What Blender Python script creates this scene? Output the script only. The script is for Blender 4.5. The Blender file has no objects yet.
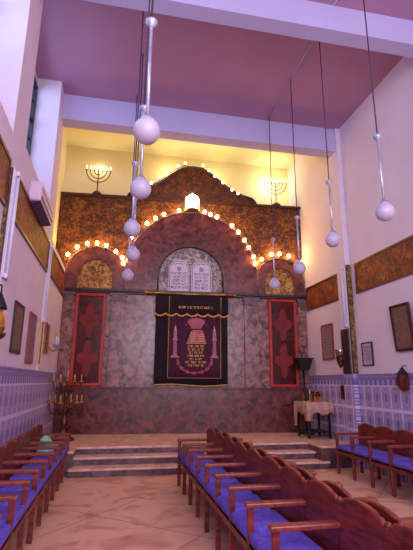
import bpy, bmesh, math, random
from mathutils import Vector, Matrix
random.seed(7)
PI = math.pi
SC = bpy.context.scene
COL = SC.collection

# ------------------------------------------------------------------ camera
F_PX = 428.4
P_, Y_, R_ = [math.radians(v) for v in (13.99, 11.56, 0.411)]
fw = Vector((math.sin(Y_) * math.cos(P_), math.cos(Y_) * math.cos(P_), math.sin(P_)))
r0 = Vector((math.cos(Y_), -math.sin(Y_), 0))
u0 = r0.cross(fw)
ri = math.cos(R_) * r0 + math.sin(R_) * u0
up = -math.sin(R_) * r0 + math.cos(R_) * u0
cd = bpy.data.cameras.new('camera')
cam = bpy.data.objects.new('camera', cd)
COL.objects.link(cam)
m = Matrix((ri, up, -fw)).transposed().to_4x4()
m.translation = Vector((0, 0, 1.53))
cam.matrix_world = m
cd.sensor_fit = 'HORIZONTAL'
cd.sensor_width = 36
cd.lens = F_PX * 36 / 413
cd.clip_end = 200
SC.camera = cam

# ------------------------------------------------------------------ world, large lights, exposure
w = bpy.data.worlds.new('world')
SC.world = w
w.use_nodes = True
bg = w.node_tree.nodes['Background']
bg.inputs[0].default_value = (0.72, 0.76, 1.0, 1)
bg.inputs[1].default_value = 1.5
SC.view_settings.view_transform = 'Standard'
SC.view_settings.look = 'None'
SC.view_settings.gamma = 1
SC.view_settings.use_curve_mapping = False
SC.view_settings.exposure = 0.0


def area(name, loc, rot, sx, sy, energy, color):
    l = bpy.data.lights.new(name, 'AREA')
    l.shape = 'RECTANGLE'
    l.size, l.size_y, l.energy, l.color = sx, sy, energy, color
    o = bpy.data.objects.new(name, l)
    o.location, o.rotation_euler = loc, rot
    COL.objects.link(o)
    return o


# added soft fill behind the camera, then daylight at the high side windows
area('rear_fill', (1.6, -3.2, 4.2), (math.radians(78), 0, 0), 5.5, 3.5, 440, (0.93, 0.85, 1.0))
area('side_window_daylight', (-2.6, 6.0, 6.3), (0, math.radians(-80), 0), 1.6, 3.6, 150, (0.64, 0.78, 1.0))
area('near_side_window_daylight', (-2.6, 3.4, 6.3), (0, math.radians(-80), 0), 1.6, 2.4, 90, (0.50, 0.78, 1.0))


def lamp(name, loc, energy, color, radius=.12):
    l = bpy.data.lights.new(name, 'POINT')
    l.energy, l.color, l.shadow_soft_size = energy, color, radius
    o = bpy.data.objects.new(name, l)
    o.location = loc
    COL.objects.link(o)
    return o


# ------------------------------------------------------------------ materials
def rgb(c):
    def f(v):
        v /= 255
        return v / 12.92 if v < 0.04045 else ((v + 0.055) / 1.055) ** 2.4
    return (f(c[0]), f(c[1]), f(c[2]), 1)


def mat(name, c1, c2=None, scale=8, rough=0.6, metal=0.0, detail=4, bump=0.0, dist=0.0, emit=None, es=0,
        stretch=(1, 1, 1), lo=0.35, hi=0.65, spec=None):
    mt = bpy.data.materials.new(name)
    mt.use_nodes = True
    nt = mt.node_tree
    b = nt.nodes['Principled BSDF']
    b.inputs['Roughness'].default_value = rough
    b.inputs['Metallic'].default_value = metal
    if spec is not None:
        b.inputs['Specular IOR Level'].default_value = spec
    c1 = rgb(c1)
    c2 = rgb(c2) if c2 else tuple(v * 0.82 for v in c1[:3]) + (1,)
    tc = nt.nodes.new('ShaderNodeTexCoord')
    mp = nt.nodes.new('ShaderNodeMapping')
    mp.inputs['Scale'].default_value = stretch
    nz = nt.nodes.new('ShaderNodeTexNoise')
    nz.inputs['Scale'].default_value = scale
    nz.inputs['Detail'].default_value = detail
    nz.inputs['Distortion'].default_value = dist
    rp = nt.nodes.new('ShaderNodeValToRGB')
    rp.color_ramp.elements[0].position = lo
    rp.color_ramp.elements[1].position = hi
    rp.color_ramp.elements[0].color = c2
    rp.color_ramp.elements[1].color = c1
    nt.links.new(tc.outputs['Object'], mp.inputs[0])
    nt.links.new(mp.outputs[0], nz.inputs['Vector'])
    nt.links.new(nz.outputs['Fac'], rp.inputs[0])
    nt.links.new(rp.outputs[0], b.inputs['Base Color'])
    if bump:
        bp = nt.nodes.new('ShaderNodeBump')
        bp.inputs['Strength'].default_value = bump
        bp.inputs['Distance'].default_value = 0.02
        nt.links.new(nz.outputs['Fac'], bp.inputs['Height'])
        nt.links.new(bp.outputs[0], b.inputs['Normal'])
    if emit:
        b.inputs['Emission Color'].default_value = rgb(emit)
        b.inputs['Emission Strength'].default_value = es
    return mt


class NB:
    """small node-math builder"""
    def __init__(s, nt): s.nt = nt
    def _in(s, n, i, v):
        if isinstance(v, (int, float)): n.inputs[i].default_value = v
        else: s.nt.links.new(v, n.inputs[i])
    def m(s, op, a, b=0.0, c=0.0):
        n = s.nt.nodes.new('ShaderNodeMath')
        n.operation = op
        s._in(n, 0, a); s._in(n, 1, b); s._in(n, 2, c)
        return n.outputs[0]
    def mix(s, f, a, b):
        n = s.nt.nodes.new('ShaderNodeMix')
        n.data_type = 'RGBA'
        s._in(n, 0, f)
        for i, v in ((6, a), (7, b)):
            if isinstance(v, tuple): n.inputs[i].default_value = v
            else: s.nt.links.new(v, n.inputs[i])
        return n.outputs[2]


def tile_mat():
    mt = bpy.data.materials.new('painted_tiles')
    mt.use_nodes = True
    nt = mt.node_tree
    b = nt.nodes['Principled BSDF']
    b.inputs['Roughness'].default_value = 0.45
    B = NB(nt)
    tc = nt.nodes.new('ShaderNodeTexCoord')
    sp = nt.nodes.new('ShaderNodeSeparateXYZ')
    nt.links.new(tc.outputs['Object'], sp.inputs[0])
    u = B.m('DIVIDE', sp.outputs[1], 0.27)
    v = B.m('DIVIDE', B.m('SUBTRACT', sp.outputs[2], 1.08), 0.41)
    fu = B.m('ABSOLUTE', B.m('SUBTRACT', B.m('FRACT', u), 0.5))
    fv = B.m('ABSOLUTE', B.m('SUBTRACT', B.m('FRACT', v), 0.5))
    mx = B.m('MAXIMUM', fu, fv)
    sm = B.m('ADD', fu, fv)
    rad = B.m('SQRT', B.m('ADD', B.m('MULTIPLY', fu, fu), B.m('MULTIPLY', fv, fv)))
    # pale strapwork around each motif, a small eight pointed star inside, dense leaf work between
    line = B.m('GREATER_THAN', mx, 0.44)
    star = B.m('LESS_THAN', B.m('MINIMUM', B.m('MULTIPLY', mx, 1.42), sm), 0.17)
    ring = B.m('LESS_THAN', B.m('ABSOLUTE', B.m('SUBTRACT', sm, 0.42)), 0.035)
    dia = B.m('MULTIPLY', B.m('SINE', B.m('MULTIPLY', fu, 30.0)), B.m('SINE', B.m('MULTIPLY', fv, 44.0)))
    curl = B.m('GREATER_THAN', dia, 0.05)
    nz = nt.nodes.new('ShaderNodeTexNoise')
    nz.inputs['Scale'].default_value = 40
    blue, pale, white = rgb((84, 82, 166)), rgb((204, 182, 212)), rgb((214, 206, 238))
    c = B.mix(curl, pale, rgb((84, 82, 168)))
    c = B.mix(star, c, blue)
    c = B.mix(ring, c, rgb((120, 116, 190)))
    c = B.mix(line, c, white)
    # frieze of the two top courses
    z = sp.outputs[2]
    f1 = B.m('GREATER_THAN', z, 1.49)
    per = B.m('GREATER_THAN', B.m('SINE', B.m('MULTIPLY', sp.outputs[1], 2 * PI / 0.15)), 0.0)
    fr = B.mix(per, rgb((84, 82, 150)), rgb((170, 160, 210)))
    top = B.m('GREATER_THAN', z, 1.585)
    fr = B.mix(top, fr, rgb((112, 112, 172)))
    top2 = B.m('GREATER_THAN', z, 1.63)
    fr = B.mix(top2, fr, rgb((150, 150, 205)))
    c = B.mix(f1, c, fr)
    c = B.mix(B.m('MULTIPLY', nz.outputs['Fac'], 0.35), c, rgb((190, 150, 190)))
    nt.links.new(c, b.inputs['Base Color'])
    return mt


def floor_mat():
    mt = bpy.data.materials.new('marble_floor')
    mt.use_nodes = True
    nt = mt.node_tree
    b = nt.nodes['Principled BSDF']
    b.inputs['Roughness'].default_value = 0.42
    B = NB(nt)
    tc = nt.nodes.new('ShaderNodeTexCoord')
    sp = nt.nodes.new('ShaderNodeSeparateXYZ')
    nt.links.new(tc.outputs['Object'], sp.inputs[0])
    x = B.m('ADD', sp.outputs[0], 0.14)
    y = B.m('SUBTRACT', sp.outputs[1], 5.70)
    a = B.m('DIVIDE', B.m('ADD', B.m('MULTIPLY', x, 0.643), B.m('MULTIPLY', y, -0.766 * -1)), 1.40)
    c_ = B.m('DIVIDE', B.m('SUBTRACT', B.m('MULTIPLY', x, 0.766), B.m('MULTIPLY', y, 0.643)), 1.40)
    def joint(t):
        fr = B.m('FRACT', B.m('ADD', t, 0.5))
        return B.m('LESS_THAN', B.m('ABSOLUTE', B.m('SUBTRACT', fr, 0.5)), 0.004)
    j = B.m('MAXIMUM', joint(a), joint(c_))
    nz = nt.nodes.new('ShaderNodeTexNoise')
    nz.inputs['Scale'].default_value = 1.9
    nz.inputs['Detail'].default_value = 7
    nz.inputs['Distortion'].default_value = 1.3
    nt.links.new(tc.outputs['Object'], nz.inputs['Vector'])
    rp = nt.nodes.new('ShaderNodeValToRGB')
    e = rp.color_ramp.elements
    e[0].position, e[0].color = 0.28, rgb((184, 116, 98))
    e[1].position, e[1].color = 0.52, rgb((228, 176, 154))
    nt.links.new(nz.outputs['Fac'], rp.inputs[0])
    col = B.mix(j, rp.outputs[0], rgb((150, 92, 80)))
    nt.links.new(col, b.inputs['Base Color'])
    return mt


def mosaic_mat(name, c1, c2, c3, cell=26, rough=0.45, metal=0.25):
    mt = bpy.data.materials.new(name)
    mt.use_nodes = True
    nt = mt.node_tree
    b = nt.nodes['Principled BSDF']
    b.inputs['Roughness'].default_value = rough
    b.inputs['Metallic'].default_value = metal
    tc = nt.nodes.new('ShaderNodeTexCoord')
    vo = nt.nodes.new('ShaderNodeTexVoronoi')
    vo.inputs['Scale'].default_value = cell
    nz = nt.nodes.new('ShaderNodeTexNoise')
    nz.inputs['Scale'].default_value = 4.5
    nz.inputs['Detail'].default_value = 6
    nz.inputs['Distortion'].default_value = 0.8
    B = NB(nt)
    sp = nt.nodes.new('ShaderNodeSeparateColor')
    nt.links.new(tc.outputs['Object'], vo.inputs['Vector'])
    nt.links.new(tc.outputs['Object'], nz.inputs['Vector'])
    nt.links.new(vo.outputs['Color'], sp.inputs[0])
    f = B.m('ADD', B.m('MULTIPLY', sp.outputs[0], 0.5), B.m('MULTIPLY', B.m('SUBTRACT', nz.outputs['Fac'], 0.3), 1.2))
    rp = nt.nodes.new('ShaderNodeValToRGB')
    e = rp.color_ramp.elements
    e[0].position, e[0].color = 0.25, rgb(c1)
    e[1].position, e[1].color = 0.85, rgb(c3)
    k = e.new(0.52)
    k.color = rgb(c2)
    nt.links.new(f, rp.inputs[0])
    nt.links.new(rp.outputs[0], b.inputs['Base Color'])
    return mt


def emis(name, c, s):
    mt = bpy.data.materials.new(name)
    mt.use_nodes = True
    b = mt.node_tree.nodes['Principled BSDF']
    b.inputs['Base Color'].default_value = rgb(c)
    b.inputs['Emission Color'].default_value = rgb(c)
    b.inputs['Emission Strength'].default_value = s
    return mt


def glass_mat(name, tint, fac=0.25):
    mt = bpy.data.materials.new(name)
    mt.use_nodes = True
    nt = mt.node_tree
    out = nt.nodes['Material Output']
    nt.nodes.remove(nt.nodes['Principled BSDF'])
    t = nt.nodes.new('ShaderNodeBsdfTransparent')
    t.inputs[0].default_value = rgb(tint)
    g = nt.nodes.new('ShaderNodeBsdfGlossy')
    g.inputs['Roughness'].default_value = 0.1
    mx = nt.nodes.new('ShaderNodeMixShader')
    mx.inputs[0].default_value = fac
    nt.links.new(t.outputs[0], mx.inputs[1])
    nt.links.new(g.outputs[0], mx.inputs[2])
    nt.links.new(mx.outputs[0], out.inputs[0])
    return mt


M = dict(
    wall=mat('wall_plaster', (224, 206, 222), (216, 198, 214), scale=1.2, rough=0.8),
    ceil=mat('ceiling_bounce_tint', (176, 132, 160), (168, 124, 152), scale=0.8, rough=0.85),  # mauve light reflected up from the floor is put into the base colour
    beam=mat('beam_paint', (186, 176, 216), (180, 170, 210), scale=1.0, rough=0.8),
    alcove=mat('alcove_paint', (242, 230, 186), (238, 224, 176), scale=1.5, rough=0.8),
    tile=tile_mat(), floor=floor_mat(),
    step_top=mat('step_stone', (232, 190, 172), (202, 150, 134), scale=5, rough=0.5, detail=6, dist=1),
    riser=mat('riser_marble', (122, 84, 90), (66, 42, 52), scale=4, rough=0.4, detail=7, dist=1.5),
    marble=mat('ark_marble', (172, 116, 112), (80, 44, 44), scale=6.5, rough=0.24, detail=10, dist=.9, lo=0.34, hi=0.66),
    marble_dk=mat('ark_marble_dark', (132, 66, 62), (58, 24, 26), scale=6.5, rough=0.28, detail=10, dist=.9, lo=0.32, hi=0.68),
    capital=mat('pale_capital_marble', (134, 96, 102), (92, 58, 66), scale=9, rough=0.4, detail=7, dist=1),
    cornice=mat('dark_cornice', (70, 34, 36), (40, 18, 20), scale=10, rough=0.4),
    gold_mosaic=mosaic_mat('gold_brown_mosaic', (58, 28, 10), (98, 52, 18), (144, 88, 32)),
    gold_tymp=mosaic_mat('gold_tympanum_mosaic', (92, 52, 18), (150, 100, 42), (204, 158, 84), cell=22),
    pediment=mosaic_mat('pediment_mosaic', (52, 20, 12), (84, 38, 24), (116, 62, 38), cell=30),
    silver=mosaic_mat('silver_mosaic', (92, 76, 70), (146, 128, 120), (206, 190, 180), cell=24, metal=0.0),
    tablet=mat('tablet_stone', (222, 208, 224), (212, 196, 214), scale=9, rough=0.6),
    ink=mat('tablet_ink', (84, 62, 92), (74, 54, 84), rough=0.7),
    red=mat('red_frame_paint', (196, 26, 18), (160, 16, 14), scale=6, rough=0.4),
    redpane=mat('dark_maroon_glass', (96, 8, 12), (40, 4, 8), scale=9, rough=0.2, detail=5, dist=1),
    redmotif=mat('red_motif', (138, 6, 10), (100, 4, 8), scale=9, rough=0.6),
    velvet=mat('dark_velvet', (34, 8, 26), (16, 4, 18), scale=14, rough=0.9, stretch=(3, 3, .4)),
    velvet_mid=mat('purple_velvet', (84, 14, 52), (44, 6, 36), scale=12, rough=0.85, stretch=(3, 3, .4)),
    goldfab=mat('gold_embroidery', (226, 172, 84), (190, 130, 60), scale=40, rough=0.5, metal=0.2),
    pinkfab=mat('rose_embroidery', (196, 96, 110), (150, 60, 84), scale=60, rough=0.6),
    silverfab=mat('silver_embroidery', (196, 132, 150), (130, 70, 96), scale=60, rough=0.6),
    brass=mat('brass', (214, 160, 78), (160, 104, 46), scale=12, rough=0.3, metal=0.9),
    bronze=mat('dark_bronze', (124, 58, 42), (62, 26, 22), scale=14, rough=0.4, metal=0.6),
    iron=mat('black_iron', (34, 26, 34), (20, 14, 20), scale=12, rough=0.5, metal=0.3),
    steel=mat('chromed_steel', (206, 202, 222), (170, 166, 190), scale=10, rough=0.25, metal=0.5),
    wood=mat('red_brown_wood', (134, 48, 40), (82, 24, 22), scale=5, rough=0.38, detail=5, stretch=(1, 1, 5), dist=0.6),
    wood_v=mat('arm_wood', (150, 62, 50), (106, 38, 32), scale=6, rough=0.35, detail=5, stretch=(5, 1, 5), dist=0.6),
    seat=mat('violet_blue_fabric', (108, 88, 206), (86, 66, 178), scale=30, rough=0.9, bump=0.2),
    band=mosaic_mat('carved_gold_panel', (70, 24, 14), (126, 50, 24), (164, 86, 40), cell=34, metal=0.0, rough=.6),
    band_fr=mat('band_border_wood', (106, 34, 34), (80, 22, 24), scale=7, rough=0.4),
    pillar=mosaic_mat('gold_pillar_mosaic', (70, 48, 22), (128, 96, 46), (176, 144, 84), cell=30),
    globe=mat('opal_glass', (192, 180, 202), (176, 162, 188), scale=3, rough=0.28),
    white=mat('white_enamel', (216, 208, 228), (206, 198, 220), scale=3, rough=0.35),
    grille=mat('grey_grille', (110, 92, 112), (90, 74, 96), scale=30, rough=0.6, stretch=(1, 1, 8)),
    pink=mat('pinkish_white_enamel', (216, 190, 212), (206, 180, 202), scale=3, rough=0.35),
    winframe=mat('window_frame_black', (34, 28, 44), (26, 20, 34), scale=8, rough=0.5),
    glass=glass_mat('window_glass', (222, 232, 248), 0.12),
    lampglass=glass_mat('lamp_glass', (214, 200, 216), 0.4),
    bulb=emis('warm_bulb_light', (255, 200, 96), 44),
    bulb_dim=emis('pale_bulb_light', (255, 236, 178), 5),
    mbulb=emis('white_candle_bulb_light', (246, 250, 214), 2),
    lantern=emis('lantern_pane_light', (232, 246, 226), 9),
    candle=mat('candle_wax', (226, 178, 120), (206, 156, 100), rough=0.6),
    cloth=mat('lace_cloth', (206, 164, 146), (176, 130, 118), scale=26, rough=0.9, bump=0.3, detail=6),
    paper=mat('aged_paper', (150, 122, 130), (120, 96, 108), scale=16, rough=0.7, detail=6),
    paper_br=mat('brown_relief_sheet', (134, 98, 84), (104, 72, 62), scale=22, rough=0.6, detail=6),
    paper_w=mat('white_sheet', (196, 178, 206), (176, 156, 188), scale=20, rough=0.7, detail=6),
    fr_dark=mat('dark_picture_frame', (66, 38, 34), (44, 24, 24), scale=9, rough=0.4),
    fr_red=mat('red_picture_frame', (164, 58, 48), (132, 40, 36), scale=9, rough=0.4),
    fr_gold=mat('gilt_picture_frame', (196, 120, 60), (140, 74, 36), scale=18, rough=0.4, metal=0.4),
    bag=mat('pale_green_plastic', (150, 214, 188), (110, 176, 152), scale=9, rough=0.5, bump=0.5),
    cord=mat('cord_dark', (58, 46, 66), (48, 38, 56), rough=0.6),
)


# ------------------------------------------------------------------ mesh helpers
class MB:
    def __init__(s): s.bm = bmesh.new()

    def box(s, x0, y0, z0, x1, y1, z1):
        vs = [s.bm.verts.new(c) for c in ((x0, y0, z0), (x1, y0, z0), (x1, y1, z0), (x0, y1, z0),
                                          (x0, y0, z1), (x1, y0, z1), (x1, y1, z1), (x0, y1, z1))]
        for f in ((0, 3, 2, 1), (4, 5, 6, 7), (0, 1, 5, 4), (1, 2, 6, 5), (2, 3, 7, 6), (3, 0, 4, 7)):
            s.bm.faces.new([vs[i] for i in f])
        return s

    def hexa(s, pts):
        """eight corners: bottom four, top four"""
        vs = [s.bm.verts.new(c) for c in pts]
        for f in ((0, 3, 2, 1), (4, 5, 6, 7), (0, 1, 5, 4), (1, 2, 6, 5), (2, 3, 7, 6), (3, 0, 4, 7)):
            s.bm.faces.new([vs[i] for i in f])
        return s

    def tube(s, pts, r, n=8, closed=False, radii=None):
        pts = [Vector(p) for p in pts]
        rings = []
        k = len(pts)
        for i, p in enumerate(pts):
            a = pts[(i - 1) % k] if (i > 0 or closed) else p
            b = pts[(i + 1) % k] if (i < k - 1 or closed) else p
            t = (b - a)
            if t.length < 1e-9: t = Vector((0, 0, 1))
            t.normalize()
            ref = Vector((0, 1, 0)) if abs(t.y) < 0.9 else Vector((1, 0, 0))
            e1 = t.cross(ref).normalized()
            e2 = t.cross(e1)
            rr = radii[i] if radii else r
            rings.append([s.bm.verts.new(p + e1 * (rr * math.cos(2 * PI * j / n)) + e2 * (rr * math.sin(2 * PI * j / n))) for j in range(n)])
        rng = range(k if closed else k - 1)
        for i in rng:
            A, Bq = rings[i], rings[(i + 1) % k]
            for j in range(n):
                f = s.bm.faces.new((A[j], A[(j + 1) % n], Bq[(j + 1) % n], Bq[j]))
                f.smooth = True
        if not closed:
            s.bm.faces.new(rings[0]); s.bm.faces.new(list(reversed(rings[-1])))
        return s

    def lathe(s, prof, c=(0, 0, 0), n=20, smooth=True):
        rings = []
        for r, z in prof:
            if r < 1e-5:
                rings.append([s.bm.verts.new((c[0], c[1], c[2] + z))])
            else:
                rings.append([s.bm.verts.new((c[0] + r * math.cos(2 * PI * j / n), c[1] + r * math.sin(2 * PI * j / n), c[2] + z)) for j in range(n)])
        for A, Bq in zip(rings, rings[1:]):
            for j in range(n):
                q = [A[j % len(A)], A[(j + 1) % len(A)], Bq[(j + 1) % len(Bq)], Bq[j % len(Bq)]]
                u = []
                for v in q:
                    if v not in u: u.append(v)
                if len(u) > 2:
                    try:
                        f = s.bm.faces.new(u); f.smooth = smooth
                    except ValueError: pass
        for R_ in (rings[0], rings[-1]):
            if len(R_) > 2:
                try: s.bm.faces.new(R_)
                except ValueError: pass
        return s

    def ball(s, c, r, n=16, sz=1.0):
        k = n // 2
        return s.lathe([(r * math.sin(PI * i / k), -r * sz * math.cos(PI * i / k)) for i in range(k + 1)], c, n)

    def prism(s, pts, y0, y1):
        """outline in (x, z), extruded from y0 to y1"""
        a = [s.bm.verts.new((p[0], y0, p[1])) for p in pts]
        b = [s.bm.verts.new((p[0], y1, p[1])) for p in pts]
        s.bm.faces.new(a); s.bm.faces.new(list(reversed(b)))
        k = len(pts)
        for i in range(k):
            s.bm.faces.new((a[i], b[i], b[(i + 1) % k], a[(i + 1) % k]))
        return s

    def xprism(s, pts, x0, x1):
        """outline in (y, z), extruded from x0 to x1"""
        a = [s.bm.verts.new((x0, p[0], p[1])) for p in pts]
        b = [s.bm.verts.new((x1, p[0], p[1])) for p in pts]
        s.bm.faces.new(a); s.bm.faces.new(list(reversed(b)))
        k = len(pts)
        for i in range(k):
            s.bm.faces.new((a[i], b[i], b[(i + 1) % k], a[(i + 1) % k]))
        return s

    def strip(s, outer, inner, y0, y1):
        """ring between two open (x, z) lines of equal length, y0..y1 thick"""
        k = len(outer)
        V = [[s.bm.verts.new((p[0], y, p[1])) for p in L] for L in (outer, inner) for y in (y0, y1)]
        o0, o1, i0, i1 = V
        for j in range(k - 1):
            s.bm.faces.new((o0[j], o0[j + 1], i0[j + 1], i0[j]))
            s.bm.faces.new((o1[j], i1[j], i1[j + 1], o1[j + 1]))
            s.bm.faces.new((o0[j], o1[j], o1[j + 1], o0[j + 1]))
            s.bm.faces.new((i0[j], i0[j + 1], i1[j + 1], i1[j]))
        s.bm.faces.new((o0[0], i0[0], i1[0], o1[0]))
        s.bm.faces.new((o0[-1], o1[-1], i1[-1], i0[-1]))
        return s

    def build(s, name, material, parent=None, bevel=0.0, seg=2, smooth=False):
        bmesh.ops.recalc_face_normals(s.bm, faces=s.bm.faces)
        me = bpy.data.meshes.new(name)
        s.bm.to_mesh(me); s.bm.free()
        me.materials.append(material)
        if smooth:
            for p in me.polygons: p.use_smooth = True
        o = bpy.data.objects.new(name, me)
        COL.objects.link(o)
        if parent: o.parent = parent
        if bevel:
            md = o.modifiers.new('bevel', 'BEVEL')
            md.width, md.segments, md.limit_method = bevel, seg, 'ANGLE'
        return o


def tag(o, label=None, cat=None, group=None, kind=None):
    if label: o['label'] = label
    if cat: o['category'] = cat
    if group: o['group'] = group
    if kind: o['kind'] = kind
    return o


def thing(name, label, cat, loc=(0, 0, 0), rz=0.0, group=None):
    o = bpy.data.objects.new(name, None)
    COL.objects.link(o)
    o.empty_display_size = 0.1
    o.location, o.rotation_euler = loc, (0, 0, rz)
    return tag(o, label, cat, group)


def copy_tree(o, parent=None):
    c = o.copy()
    COL.objects.link(c)
    c.parent = parent
    for ch in list(o.children): copy_tree(ch, c)
    return c


def struct(name, mb, m_, parent=None, **k):
    o = mb.build(name, m_, parent, **k)
    if not parent: tag(o, kind='structure')
    return o


XL, XR = -1.31, 4.6
ZC = 7.05
# ------------------------------------------------------------------ the room
struct('floor', MB().box(-1.8, -3.4, -0.15, 4.8, 10.9, 0), M['floor'])
struct('ceiling', MB().box(-1.95, -3.4, ZC, 4.8, 8.1, ZC + 0.12), M['ceil'])
struct('trim_1', MB().box(-1.75, 4.8, 6.6, 4.6, 5.05, ZC), M['beam'])
struct('trim_2', MB().box(-1.75, 7.8, 6.5, 4.6, 8.1, ZC), M['beam'])
tag(bpy.data.objects['trim_1'], 'lilac ceiling beam crossing the top of the picture')
tag(bpy.data.objects['trim_2'], 'lilac header beam over the ark alcove')
# alcove
struct('wall_back', MB().box(-1.75, 10.75, 0.3, 4.8, 10.9, 7.7), M['alcove'])
struct('ceiling_alcove', MB().box(-1.75, 8.1, 7.6, 4.8, 10.9, 7.72), M['alcove'])
struct('wall_header', MB().box(-1.75, 8.0, ZC + .12, 4.8, 8.1, 7.72), M['alcove'])
# left wall: dado of tile, wall body, piers
struct('wall_left', MB().box(-1.75, -3.4, 0, XL, 10.75, 4.1), M['wall'])
sl = MB()
sl.hexa([(-1.75, -3.4, 4.1), (XL, -3.4, 4.1), (XL, 4.75, 4.1), (-1.75, 4.75, 4.1),
         (-1.75, -3.4, 4.85), (XL, -3.4, 4.3), (XL, 4.75, 4.3), (-1.75, 4.75, 4.85)])
sl.hexa([(-1.75, 5.38, 4.1), (XL, 5.38, 4.1), (XL, 7.43, 4.1), (-1.75, 7.43, 4.1),
         (-1.75, 5.38, 4.98), (XL, 5.38, 4.48), (XL, 7.43, 4.48), (-1.75, 7.43, 4.98)])
struct('wall_left_sill', sl, M['wall'])
struct('wall_left_near_pier', MB().box(-1.95, 4.75, 4.1, XL, 5.38, ZC), M['wall'])
struct('wall_left_far_pier', MB().box(-1.95, 7.43, 4.1, XL, 8.1, ZC), M['wall'])
struct('wall_left_window_head', MB().box(-1.95, -3.4, 6.75, -1.75, 4.75, ZC).box(-1.95, 5.38, 6.85, -1.75, 7.43, ZC), M['wall'])
struct('wall_left_window_foot', MB().box(-1.95, -3.4, 4.1, -1.75, 4.75, 4.85).box(-1.95, 5.38, 4.1, -1.75, 7.43, 4.98), M['wall'])
struct('wall_left_alcove', MB().box(-1.75, 8.1, 4.1, -1.6, 10.75, 7.6), M['alcove'])
# right wall
struct('wall_right', MB().box(XR, -3.4, 0, XR + .2, 8.0, ZC), M['wall'])
struct('wall_right_alcove', MB().box(XR, 8.0, 0, XR + .2, 10.75, 7.6), M['alcove'] if False else M['wall'])
# tiled dado with capping on both sides
struct('baseboard_left', MB().box(XL, -3.4, 0, XL + .02, 10.3, 1.68), M['tile'])
struct('baseboard_right', MB().box(XR - .02, -3.4, 0, XR, 9.9, 1.68), M['tile'])
capm = mat('dado_cap', (150, 140, 190), (120, 108, 165), scale=14, rough=0.4)
struct('trim_3', MB().box(XL, -3.4, 1.66, XL + .035, 10.3, 1.69), capm)
struct('trim_4', MB().box(XR - .035, -3.4, 1.66, XR, 9.9, 1.69), capm)
# pilasters on the walls
def pilaster(n, x0, x1, y0, y1, faces):
    struct(n, MB().box(x0, y0, 1.69, x1, y1, ZC), M['wall'], bevel=.004)
pilaster('wall_right_pilaster', 4.49, XR, 7.75, 8.1, 0)
pilaster('wall_right_near_pilaster', 4.49, XR, 4.75, 5.05, 0)
struct('wall_right_pilaster_foot', MB().box(4.485, 7.745, 0, XR - .02, 8.105, 1.69), M['tile'])
struct('wall_left_pilaster', MB().box(XL, 4.77, 1.69, -1.25, 5.05, 3.88), M['wall'], bevel=.004)
struct('wall_left_back_pilaster', MB().box(XL, 7.75, 1.69, -1.285, 8.05, 3.93), M['wall'], bevel=.004)

# windows of the left wall
def window(n, y0, y1, z0, z1, ny, nz):
    o = struct('window_%d' % n, MB()
               .box(-1.80, y0, z0, -1.72, y0 + .07, z1).box(-1.80, y1 - .07, z0, -1.72, y1, z1)
               .box(-1.80, y0, z0, -1.72, y1, z0 + .07).box(-1.80, y0, z1 - .07, -1.72, y1, z1), M['winframe'])
    g = MB()
    for i in range(1, ny):
        y = y0 + (y1 - y0) * i / ny
        g.box(-1.77, y - .02, z0 + .07, -1.75, y + .02, z1 - .07)
    for i in range(1, nz):
        z = z0 + (z1 - z0) * i / nz
        t = .045 if i == nz // 2 + 1 else .018
        g.box(-1.769, y0 + .07, z - t, -1.751, y1 - .07, z + t)
    g.build('glazing_bar', M['winframe'], o)
    MB().box(-1.763, y0 + .06, z0 + .06, -1.757, y1 - .06, z1 - .06).build('pane', M['glass'], o)
    return o
window(1, 2.4, 4.75, 4.85, 6.75, 6, 5)
window(2, 5.38, 7.43, 4.98, 6.85, 5, 5)

# ------------------------------------------------------------------ platform and steps
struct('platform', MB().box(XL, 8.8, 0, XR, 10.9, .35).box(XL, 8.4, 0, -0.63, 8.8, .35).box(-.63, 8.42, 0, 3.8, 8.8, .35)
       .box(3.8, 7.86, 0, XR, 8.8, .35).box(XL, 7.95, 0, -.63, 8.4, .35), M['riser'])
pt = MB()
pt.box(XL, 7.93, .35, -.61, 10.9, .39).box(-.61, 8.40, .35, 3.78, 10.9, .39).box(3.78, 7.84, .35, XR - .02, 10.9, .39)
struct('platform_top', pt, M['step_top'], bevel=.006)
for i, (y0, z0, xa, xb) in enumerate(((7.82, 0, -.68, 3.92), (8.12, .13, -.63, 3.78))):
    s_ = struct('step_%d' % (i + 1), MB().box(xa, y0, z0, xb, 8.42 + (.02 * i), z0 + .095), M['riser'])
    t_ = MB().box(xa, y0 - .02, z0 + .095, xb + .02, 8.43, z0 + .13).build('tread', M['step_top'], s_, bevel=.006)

# ------------------------------------------------------------------ the ark wall
AR = math.radians(-3.77)
OX, OY = 1.6, 10.2
def arkw(s, z, d=0.0):
    """s along the ark, z up, d metres out towards the room -> world"""
    return Vector((OX + s * math.cos(AR) + d * math.sin(AR), OY + s * math.sin(AR) - d * math.cos(AR), z))
ark = thing('torah_ark', 'tall marble ark wall with three arches, gold mosaic and curved pediment on the platform', 'ark', (OX, OY, .39), AR)
AZ = .39
def ap(mb, name, m_, **k):
    for v in mb.bm.verts: v.co.z -= AZ
    return mb.build(name, m_, ark, **k)
def arc(cx, cz, r, legz, n=28, a0=0, a1=PI):
    p = [(cx + r * math.cos(PI - PI * i / n), cz + r * math.sin(PI * i / n)) for i in range(n + 1)]
    return [(cx - r, legz)] + p + [(cx + r, legz)]
ap(MB().box(-2.9, 0, .39, 3.0, .25, 3.6), 'marble_wall', M['marble'])
ap(MB().box(-2.9, -.05, .39, 3.0, 0, 1.36), 'marble_base', M['marble_dk'])
ap(MB().box(-2.9, -.08, 1.36, 3.0, 0, 1.40), 'base_moulding', M['marble_dk'], bevel=.008)
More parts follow.
